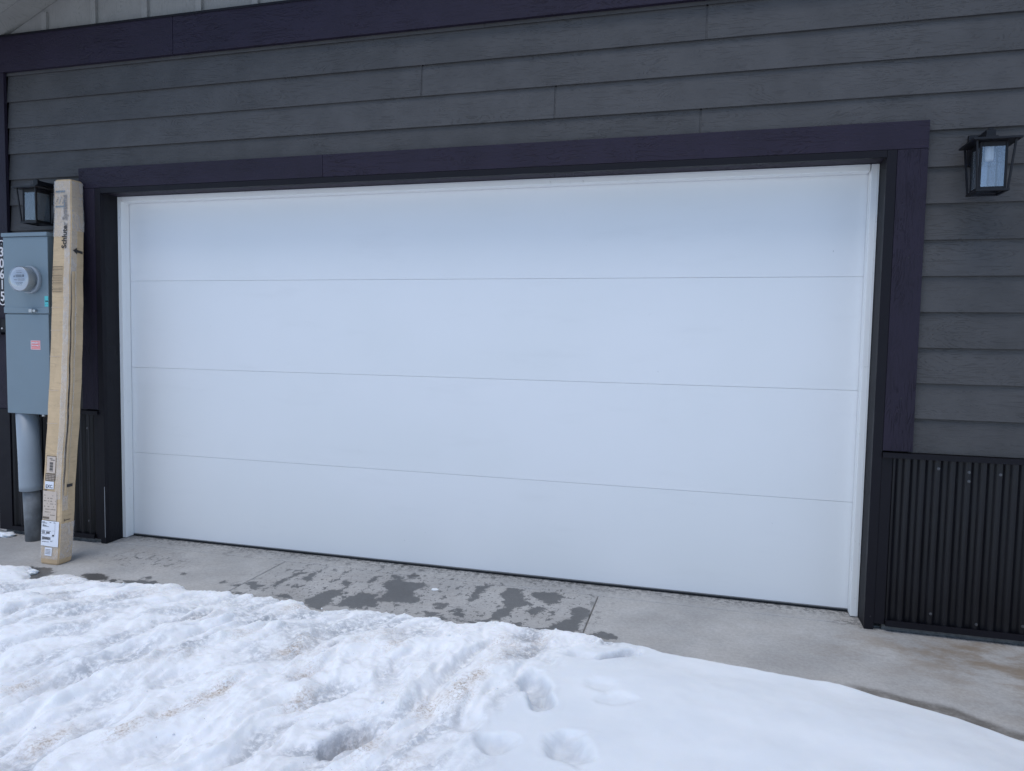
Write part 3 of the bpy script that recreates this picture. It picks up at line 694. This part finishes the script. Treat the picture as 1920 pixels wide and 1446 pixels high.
# ------------------------------------------------------------------ house number sign and gate hinge on the corner
sg = empty('house_number_sign', (-3.737, -.024, 1.87), 'upright house number sign reading 30615 on the dark corner board', 'house number')
G().box(-3.772, -3.702, -.030, -.0245, 1.672, 2.070, .002).make('backing', M['sign_black'], sg)
for zc, s in ((2.066, 1), (1.676, -1)):
    v = []; f = []; n = 18
    for i in range(n+1):
        t = math.pi*i/n
        for rr_, y in ((.0335, -.0305), (.0265, -.0305), (.0335, -.034), (.0265, -.034)): v.append((-3.737+math.cos(t)*rr_, y, zc+s*math.sin(t)*rr_))
    for i in range(n):
        k = 4*i; f += [(k+2, k+3, k+7, k+6), (k, k+4, k+5, k+1), (k, k+2, k+6, k+4), (k+1, k+5, k+7, k+3)]
    obj('end_arc', v, f, M['white_num'], sg)
    G().lathe((-3.737, -.0300, zc+s*.006), (0, -1, 0), [(.005, 0), (.004, .003)], 10).make('screw', M['zinc'], sg)
for d, z in zip('30615', (2.018, 1.938, 1.862, 1.788, 1.706)):
    v, f = text_mesh(d, .092, .001)
    w0, w1 = min(p[0] for p in v), max(p[0] for p in v); zm = (min(p[1] for p in v)+max(p[1] for p in v))/2
    n = len(v); k = .9
    vv = [(-3.736+(p[0]-(w0+w1)/2)*k, -.0345, z+(p[1]-zm)) for p in v]
    ee = {}
    for q in f:
        for i in range(len(q)):
            a, b = q[i], q[(i+1) % len(q)]; key = (min(a, b), max(a, b)); ee[key] = None if key in ee else (a, b)
    vv += [(p[0], -.0302, p[2]) for p in vv]
    ff = list(f)+[(e[1], e[0], e[0]+n, e[1]+n) for e in ee.values() if e]
    obj('numeral', vv, ff, M['white_num'], sg)
hg = empty('gate_hinge', (-3.76, -.024, 1.49), 'black metal gate hinge with pale bolts on the corner board below the house number', 'hinge')
G().box(-3.80, -3.712, -.040, -.0245, 1.452, 1.545, .002).make('hinge_plate', M['black_metal'], hg)
G().tube((-3.79, -.052, 1.43), (-3.79, -.052, 1.56), .012, n=14).make('hinge_barrel', M['black_metal'], hg, True)
G().box(-3.83, -3.712, -.075, -.041, 1.436, 1.451, .002).make('strap', M['black_metal'], hg)
for x, z in ((-3.738, 1.478), (-3.768, 1.530)): G().lathe((x, -.040, z), (0, -1, 0), [(.007, 0), (.0065, .004), (.004, .007)], 10).make('bolt', M['white_num'], hg, True)

# ------------------------------------------------------------------ the long cardboard box leaning on the wall
LV = [(.002, -2.790, -.491), (.195, -2.808, -.454), (.655, -2.851, -.381), (.956, -2.879, -.325), (1.194, -2.901, -.284), (1.714, -2.949, -.215), (2.067, -2.982, -.166), (2.470, -3.021, -.122)]
_z = [l[0] for l in LV]
WID = [.143, .152, .150, .156, .154, .153, .148, .139]; DEP = [.104, .103, .112, .112, .114, .110, .104, .095]
def smooth_i(z, tab):
    return float(np.interp(z, _z, tab))
def bx(u, w, z, face='corner'):
    """u: 0..1 across the label side (0 = left edge), w: 0..1 back along the right side"""
    zc = min(max(z, .002), 2.47)
    X = smooth_i(zc, [l[1] for l in LV]); Y = smooth_i(zc, [l[2] for l in LV]); a = smooth_i(zc, WID); d = smooth_i(zc, DEP)
    return Vector((X-(1-u)*a, Y+w*d, z))
ZZ = list(np.linspace(.030, 2.455, 34))
box = None
def ring(z, ins=0.0):
    wob = .0022*math.sin(z*9.1)+.0016*math.sin(z*23.7)
    pts = []
    b = .055
    for (u, w) in ((b, 0), (.5, -.02), (1-b, 0), (1, b*1.2), (1+.012, .5), (1, 1-b), (1-b, 1), (.5, 1), (b, 1), (0, 1-b), (-.01, .5), (0, b*1.2)):
        uu = .5+(u-.5)*(1-ins); ww = .5+(w-.5)*(1-ins)
        p = bx(uu, ww, z); p.x += wob; pts.append(p)
    return pts
rings = [ring(.001, .10), ring(.010, .03)]+[ring(z) for z in ZZ]+[ring(2.468, .05), ring(2.474, .14)]
v = [p for r in rings for p in r]; n = 12; f = []
for k in range(len(rings)-1): f += [(k*n+i, k*n+(i+1) % n, (k+1)*n+(i+1) % n, (k+1)*n+i) for i in range(n)]
f += [tuple(range(n-1, -1, -1)), tuple(range((len(rings)-1)*n, len(rings)*n))]
cb = obj('cardboard_box', [p[:] for p in v], f, M['card'], None)
tag(cb, 'tall narrow cardboard box leaning upright against the garage wall left of the door', 'cardboard box')
OFF = [0]
def on_label(u, z, off=.0022):
    wob = .0022*math.sin(z*9.1)+.0016*math.sin(z*23.7); p = bx(u, 0, z); return (p.x+wob, p.y-off-.0025*max(0, 1-((u-.5)/.46)**2), z)
def on_side(w, z, off=.0022):
    wob = .0022*math.sin(z*9.1)+.0016*math.sin(z*23.7); p = bx(1, w, z); return (p.x+wob+off+.0022*max(0, 1-((w-.5)/.46)**2), p.y, z)
def patch(fn, a0, a1, z0, z1, mat, name, parent, off=.0022, na=6, dz=.03, skew=0.0, jag=0.0):
    nz = max(2, int((z1-z0)/dz)+1); v = []; f = []
    rj = random.Random(int(z0*1000)+int(a0*100))
    for j in range(nz+1):
        z = z0+(z1-z0)*j/nz
        ja, jb = (rj.uniform(-jag, jag), rj.uniform(-jag, jag)) if jag else (0, 0)
        for i in range(na+1):
            t = i/na; v.append(fn(a0+(a1-a0)*t+ja*(1-t)+jb*t, z+skew*(t-.5), off))
    for j in range(nz):
        for i in range(na): k = j*(na+1)+i; f.append((k, k+1, k+na+2, k+na+1))
    return obj(name, v, f, mat, parent)
def prints(fn, rects, mat, name, parent, off):
    v = []; f = []
    for a0, a1, z0, z1 in rects:
        k = len(v); v += [fn(a0, z0, off), fn(a1, z0, off), fn(a1, z1, off), fn(a0, z1, off)]; f.append((k, k+1, k+2, k+3))
    return obj(name, v, f, mat, parent)
def label_text(body, u, z, size, mat, name, parent, up=True, bold=.0, off=.0034, length=None, fn=on_label, sc=None):
    v, f = text_mesh(body, size, bold)
    w = max(p[0] for p in v); k = (length/w) if length else 1.0
    a = .150 if fn is on_label else .108
    if up: vv = [fn(u-p[1]/a, z+p[0]*k, off) for p in v]
    else: vv = [fn(u+p[0]*k/a, z+p[1], off) for p in v]
    return obj(name, vv, f, mat, parent)
# tape: full wrap at the top, long strip over the near edge, wrap at the foot
patch(on_label, .02, .985, 2.09, 2.462, M['tape'], 'tape', cb, .0030, jag=.004); patch(on_side, .04, .97, 2.13, 2.462, M['tape'], 'tape', cb, .0030, jag=.004)
patch(on_label, .70, .985, .40, 2.088, M['tape'], 'tape', cb, .0030, jag=.006); patch(on_side, .03, .42, .33, 2.128, M['tape'], 'tape', cb, .0030, jag=.01)
patch(on_label, .03, .97, .035, .128, M['tape'], 'tape', cb, .0030); patch(on_side, .03, .97, .035, .25, M['tape'], 'tape', cb, .0030, jag=.006)
# open flap seam beside the near edge
v = []; f = []; rj = random.Random(8); ns = 46
for j in range(ns+1):
    z = .42+(1.86-.42)*j/ns; k = math.sin(math.pi*j/ns)**.6*(.5+.5*rj.random())
    c = .085+.03*math.sin(z*3.1)+.012*rj.uniform(-1, 1)
    v += [on_side(c-.035*k, z, .0042), on_side(c+.045*k, z, .0042)]
    if j: q = 2*(j-1); f.append((q, q+1, q+3, q+2))
obj('flap_gap', v, f, M['ink'], cb)
v = []; f = []
for j in range(ns+1):
    z = .42+(1.86-.42)*j/ns; k = math.sin(math.pi*j/ns)**.5
    c = .16+.03*math.sin(z*3.1)
    v += [on_side(c-.03, z, .004+.004*k), on_side(c+.05, z, .0062+.005*k*(.6+.4*rj.random())), on_side(c+.20, z, .0032)]
    if j: q = 3*(j-1); f += [(q, q+1, q+4, q+3), (q+1, q+2, q+5, q+4)]
obj('flap_lip', v, f, M['card'], cb)
# print
v, f = text_mesh('Schluter Systems', .054, .0016)
w = max(p[0] for p in v); vv = [on_label(.80-p[1]/.150, 2.010+p[0]*.36/w, .0042) for p in v]
for lo, hi, mt in ((-1, .42, M['ink']), (.42, 2, M['ink_faded'])):   # worn away towards the taped end
    obj('lettering', vv, [q for q in f if lo <= np.mean([v[i][0] for i in q])/w < hi], mt, cb)
prints(on_label, [(.14, .70, 2.385, 2.397), (.14, .70, 2.285, 2.296), (.66, .70, 2.297, 2.330)]+[(.14+.05*i, .17+.05*i+.02*(i % 3), 2.31+.012*((i*5) % 4), 2.318+.012*((i*5) % 4)) for i in range(10)], M['lcd'], 'faded_print', cb, .0044)
R = []
for b0, b1 in ((1.812, 1.892), (1.722, 1.802)):
    R += [(.08, .64, b0, b0+.003), (.08, .64, b1-.003, b1), (.08, .64, b0+.018, b0+.0205), (.08, .64, b1-.021, b1-.0185)]
    R += [(.08+.07*i, .088+.07*i, b0, b1) for i in range(9)]
    R += [(.095, .12, b0+.010+.020*i, b0+.018+.020*i) for i in range(4)]
prints(on_label, R, M['ink_brown'], 'hazard_table', cb, .0044)
def arrow(z, stem=True):
    if stem:   # arrow lying on its side: the box was printed for standing the other way
        v = [on_side(a, b, .0058) for a, b in ((.14, z+.004), (.42, z+.025), (.42, z+.012), (.84, z+.004), (.84, z-.014), (.42, z-.007), (.42, z-.020))]
        return obj('print_arrow', v, [(0, 2, 1), (0, 6, 5), (0, 5, 2), (2, 5, 4, 3)], M['ink'], cb)
arrow(1.995)
prints(on_side, [(.24, .31, .463, .500), (.31, .70, .470, .489)], M['ink'], 'print_arrow', cb, .0058)
prints(on_side, [(.20, .26, .262, .276), (.26, .62, .266, .271)], M['ink_brown'], 'faint_mark', cb, .0040)
for z in (1.62, 1.47, 1.30, 1.08, .87): patch(on_label, .03, .60, z, z+.0025, M['paper_tan'], 'crease', cb, .0034, 4, .01, .002)
# labels
l1 = patch(on_label, .20, .66, .560, .664, M['paper_tan'], 'barcode_label', cb, .0036)
prints(on_label, [(.17, .69, .664, .668), (.17, .185, .545, .664), (.675, .69, .545, .664)], M['ink_brown'], 'label_border', l1, .0046)
prints(on_label, [(.36, .54, .572+.006*i, .572+.006*i+(.0042 if i % 3 else .0022)) for i in range(10)]+[(.40, .62, .640, .644), (.34, .50, .650, .653)], M['ink'], 'barcode', l1, .0046)
l2 = patch(on_label, .15, .68, .512, .556, M['ink_brown'], 'dark_label', cb, .0036)
prints(on_label, [(.20+.08*i, .25+.08*i, .516+.010*j, .521+.010*j) for i in range(6) for j in range(4)], M['paper_tan'], 'label_print', l2, .0046)
l3 = patch(on_label, .17, .64, .462, .508, M['paper'], 'code_label', cb, .0040)
label_text('EXC.', .21, .468, .028, M['ink'], 'lettering', l3, False, .0005, .0050, .060)
l4 = patch(on_label, .08, .80, .270, .448, M['paper_tan'], 'address_label', cb, .0036, skew=-.004)
rr = random.Random(5); R = []
for j in range(8):
    u = .14
    while u < .74:
        w = rr.uniform(.02, .07)
        if rr.random() < .62: R.append((u, min(.76, u+w), .30+.017*j, .304+.017*j))
        u += w+.02
R += [(.10+.035*i, .122+.035*i, .276, .290) for i in range(10)]
prints(on_label, R, M['ink_brown'], 'label_print', l4, .0046)
prints(on_label, [(.12, .18, .4495, .456), (.20, .28, .4495, .456)], M['ink'], 'smudge', cb, .0046)
l5 = patch(on_label, .06, .965, .112, .265, M['paper'], 'shipping_label', cb, .0050, skew=-.002)
rr = random.Random(9); R = [(.08, .78, .206, .2068), (.08, .74, .1695, .1703), (.08, .74, .1475, .1482), (.775, .782, .182, .258)]
for z, u0, u1 in ((.255, .10, .24), (.249, .10, .36), (.255, .50, .58), (.2545, .70, .78), (.240, .13, .22), (.234, .13, .34), (.229, .13, .46), (.201, .10, .30), (.201, .34, .60), (.195, .10, .26), (.182, .10, .36), (.140, .58, .68), (.136, .12, .5)):
    u = u0
    while u < u1: w = rr.uniform(.015, .045); R.append((u, min(u1, u+w), z, z+.0034)); u += w+.012
R += [(.12+.055*i, .155+.055*i, .1885, .194) for i in range(3)]+[(.34+.05*i, .375+.05*i, .1865, .1985) for i in range(4)]
R += [(.12+.024*i, .12+.024*i+(.012 if i % 3 else .018), .1505, .167) for i in range(19)]+[(.66, .76, .1735, .183)]
prints(on_label, R, M['ink'], 'label_print', l5, .0060)
l6 = patch(on_label, .28, .66, .055, .104, M['paper'], 'small_label', cb, .0040)
prints(on_label, [(.32, .60, .066+.008*i, .0685+.008*i) for i in range(4)], M['ink_brown'], 'label_print', l6, .0050)

# ------------------------------------------------------------------ snow
ex_ = np.array([-8.0, -4.4, -3.5, -3.2]+[p[0] for p in EDGE]+[2.40, 2.6, 3.0, 5.0, 9.0]); ey_ = np.array([-.55, -.55, -.58, -.60]+[p[1] for p in EDGE]+[-1.14, -1.26, -1.50, -2.3, -3.4])
_o = np.argsort(ex_); ex_, ey_ = ex_[_o], ey_[_o]
bx_ = np.array([p[0] for p in BOUND]); by_ = np.array([p[1] for p in BOUND])
def snow_fields(X, Y):
    ye = np.interp(X, ex_, ey_)
    right = sstep(.55, 1.0, X)
    xb = np.interp(-Y, -by_, bx_)
    ch = 1-sstep(-.10, .14, X-xb+.06*fbm(X*6, Y*6, 3, 21))          # churned part
    rag = .035*fbm(X*6, Y*3, 4, 31)+.012*perlin(X*40, Y*40, 32)
    s = (ye-Y)+rag*(1-right)*ch+.004*fbm(X*12, Y*8, 3, 33)
    wid = .05+.05*(1-right)
    prof = np.sqrt(np.clip(1-(1-np.clip(s/wid, 0, 1))**2, 0, 1))
    base = .032+.060*sstep(0, .6, s)+.010*right+.012*fbm(X*1.3, Y*1.3, 3, 35)
    # ruts and clods
    th = math.radians(79)
    a = X*math.sin(th)-Y*math.cos(th); b = X*math.cos(th)+Y*math.sin(th)
    wx = .10*fbm(a*2.2, b*1.4, 3, 41); a2 = a+wx
    r1 = fbm(a2*4.6, b*1.5, 3, 43, .45); r2 = 1-2*np.abs(perlin(a2*10+.5*r1, b*3.2, 47)); r3 = fbm(X*26, Y*22, 4, 51, .6)
    r4 = 1-2*np.abs(perlin(a2*23, b*9, 57))
    bil = np.abs(fbm(a2*8, b*4.5, 3, 61))
    t1 = np.tanh(2.4*r1); t2 = np.tanh(2.6*fbm(a2*10, b*3.4, 3, 145))
    clod = np.abs(perlin(X*17+.4*r3, Y*14, 151))+.5*np.abs(perlin(X*35, Y*30+.4*r3, 153))
    trough = sstep(.02, .42, -fbm(a2*3.4, b*.85, 3, 201, .45))*ch
    churn = -.012*trough+.009*clod*(1-.6*trough)*(.4+.6*sstep(-.3, .5, fbm(X*2.1, Y*1.7, 2, 155)))+.020*t1+.0115*t2+.005*r2+.0030*r3+.0030*r4+.014*bil-.004
    Z = prof*(base+ch*churn*sstep(0, .12, s)*(.75+.25*sstep(.1, .5, s))+(1-ch)*(.004*fbm(X*4, Y*4, 3, 71)))
    low = np.clip(-(t1*.6+t2*.5)-.30, 0, 1)*ch*(.35+.65*sstep(-.2, .5, fbm(a*1.6, b*.9, 2, 147)))
    slush = np.clip(np.maximum(low*1.5, .62*trough*sstep(-.35, .25, fbm(a2*9, b*3, 3, 203))), 0, 1)
    def blob(cx, cy, rx, ry, ang=0.0, sharp=2.0):
        c, s_ = math.cos(ang), math.sin(ang); dx, dy = X-cx, Y-cy
        u, v = (dx*c+dy*s_)/rx, (-dx*s_+dy*c)/ry
        return np.exp(-(np.sqrt(u*u+v*v+1e-9))**sharp)
    nz = .20*fbm(X*13, Y*13, 4, 81)
    def dent(cx, cy, rx, ry, ang, depth, sh=5.0):
        nonlocal Z, packed_shade
        c, s_ = math.cos(ang), math.sin(ang); dx, dy = X-cx, Y-cy
        u, v = (dx*c+dy*s_)/rx, (-dx*s_+dy*c)/ry
        q = np.sqrt(u*u+v*v+1e-9)*(1+nz)
        packed_shade = np.maximum(packed_shade, np.exp(-(q*.98)**(sh+2))*min(1, (depth/.06)**1.5))
        Z = Z-depth*np.exp(-q**sh)+depth*.05*np.exp(-((q-1.40)/.22)**2)
    rim = math.radians; packed_shade = np.zeros(X.shape)
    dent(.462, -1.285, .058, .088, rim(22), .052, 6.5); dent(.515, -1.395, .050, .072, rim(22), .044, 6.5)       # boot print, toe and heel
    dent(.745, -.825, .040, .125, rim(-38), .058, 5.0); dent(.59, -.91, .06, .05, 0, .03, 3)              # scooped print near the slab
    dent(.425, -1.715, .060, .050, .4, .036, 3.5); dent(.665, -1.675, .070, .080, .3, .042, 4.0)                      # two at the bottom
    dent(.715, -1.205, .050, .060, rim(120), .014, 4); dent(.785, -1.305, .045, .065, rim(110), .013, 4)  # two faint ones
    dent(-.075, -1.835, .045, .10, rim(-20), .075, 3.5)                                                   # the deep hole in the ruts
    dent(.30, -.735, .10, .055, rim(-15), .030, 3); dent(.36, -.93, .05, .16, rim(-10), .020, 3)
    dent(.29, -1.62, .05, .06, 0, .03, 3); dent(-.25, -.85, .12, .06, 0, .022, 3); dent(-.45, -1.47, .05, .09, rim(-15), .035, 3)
    for cx, cy, w in ((-1.819, -.998, .9), (-2.093, -1.195, .7), (-1.871, -1.176, .7), (-.977, -.994, 1.1), (-1.065, -.946, .9), (-1.424, -1.427, .8), (-1.244, -1.529, .9), (-1.31, -1.692, .8), (-1.037, -1.388, 1.0), (-1.074, -1.841, .6), (-.854, -.827, 1.1), (-1.546, -1.659, .7), (.30, -.735, 1.2), (.36, -.93, 1.2), (-.24, -.85, 1.0), (-.72, -.93, .8), (-.075, -1.835, 1.3), (.33, -1.05, .8), (.77, -.80, .35)):
        slush = np.maximum(slush, w*blob(cx, cy, .055, .14, rim(-11), 2.2))
    Z = Z-.010*np.clip(slush, 0, 1)*ch
    dirt = np.zeros(X.shape)
    for cx, cy, w in ((-.645, -1.27, 1.0), (-.65, -1.16, .6), (.195, -1.43, 1.0), (.225, -1.33, .8), (.113, -1.55, .8), (.22, -1.49, .7), (-.462, -1.474, .6), (-.36, -1.66, .7), (-.688, -1.70, 1.0), (-.71, -1.80, .8), (-.741, -1.893, .7), (-.79, -2.04, .7), (-1.026, -2.12, .8), (-1.307, -1.098, .5), (-.941, -.76, .9), (.204, -.888, .5), (-.216, -1.114, .5), (.298, -1.077, .6), (-.46, -1.46, .6), (.35, -.75, .6), (-1.4, -1.9, .5), (-1.0, -1.5, .35), (-.9, -1.25, .4), (-.06, -1.84, 1.0), (.03, -1.88, .6), (-2.2, -1.0, .3)):
        dirt = np.maximum(dirt, w*blob(cx, cy, .040, .085, rim(-11), 1.8))
    dirt = np.maximum(dirt, .30*ch*sstep(.15, .9, fbm(a2*3, b*1.2, 3, 91)))
    Z = Z+packed_shade*(.0045*fbm(X*30, Y*30, 3, 171)+.006*fbm(X*11, Y*11, 2, 173))
    out = s < 0
    Z = np.where(out, -.012, np.maximum(Z, .002))
    fade = sstep(2.0, 4.0, -Y-2.2)
    return Z+fade*.02, s, dict(churn=ch, packed_shade=packed_shade*(s > 0)*np.clip(.75+.5*fbm(X*15, Y*15, 3, 161), 0, 1), slush=slush*(s > 0), dirt=dirt)
xs = np.concatenate([np.linspace(-7.5, -3.3, 40)[:-1], np.arange(-3.3, 2.75, .0075), np.linspace(2.75, 8, 40)])
ys = np.concatenate([np.linspace(-6.9, -2.45, 40)[:-1], np.arange(-2.45, -.46, .0075)])
X, Y = np.meshgrid(xs, ys)
Z, s_, at_ = snow_fields(X, Y)
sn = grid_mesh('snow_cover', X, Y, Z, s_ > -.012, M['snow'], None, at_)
tag(sn, kind='stuff')
# loose crumbs of snow on the churned part
rs_ = np.random.RandomState(5); pts = []
while len(pts) < 260:
    x, y = rs_.uniform(-2.6, .75), rs_.uniform(-2.1, -.60)
    if rs_.rand() < .25: y = np.interp(x, ex_, ey_)+rs_.uniform(-.10, .02)
    pts.append((x, y))
P = np.array(pts); zz, ss, aa = snow_fields(P[:, 0], P[:, 1])
base_bm = bmesh.new(); bmesh.ops.create_icosphere(base_bm, subdivisions=1, radius=1); base_bm.verts.index_update()
bv = np.array([p.co[:] for p in base_bm.verts]); bf = [tuple(p.index for p in f.verts) for f in base_bm.faces]; base_bm.free()
g = G()
for (x, y), z, c in zip(P, zz, aa['churn']):
    if c < .5: continue
    r = .002+.007*rs_.rand()**3
    k = bv*(1+rs_.uniform(-.3, .3, (len(bv), 1)))*np.array([1, rs_.uniform(.7, 1.3), .7])*r
    g.add((k+np.array([x, y, max(z, 0)+r*.05])).tolist(), bf)
o = g.make('snow_crumbs', M['snow'], None, True); tag(o, kind='stuff')
# separate lumps left on the concrete
def clump(x, y, rx, ry, rz, seed, label):
    bm = bmesh.new(); bmesh.ops.create_icosphere(bm, subdivisions=4, radius=1)
    for p in bm.verts:
        d = 1+.28*float(perlin(p.co.x*1.7+seed, p.co.y*1.7+p.co.z*2.3, seed))+.10*float(perlin(p.co.x*5+seed, p.co.y*5+p.co.z*4, seed+3))
        p.co = Vector((x+p.co.x*rx*d, y+p.co.y*ry*d, max(-.004, rz*.45+p.co.z*rz*d)))
    bm.verts.index_update()
    o = obj('snow_clump', [p.co[:] for p in bm.verts], [tuple(p.index for p in f.verts) for f in bm.faces], M['snow'], None, True); bm.free()
    tag(o, label, 'snow clump', 'snow clumps on the concrete'); return o
clump(-2.805, -.655, .035, .035, .016, 2, 'small loose snow lump in the wet patch under the cardboard box')
clump(-3.70, -.085, .065, .045, .018, 5, 'small snow pile at the foot of the building corner')
clump(-.40, -.165, .020, .020, .003, 9, 'thin melting snow patch on the wet concrete before the door')
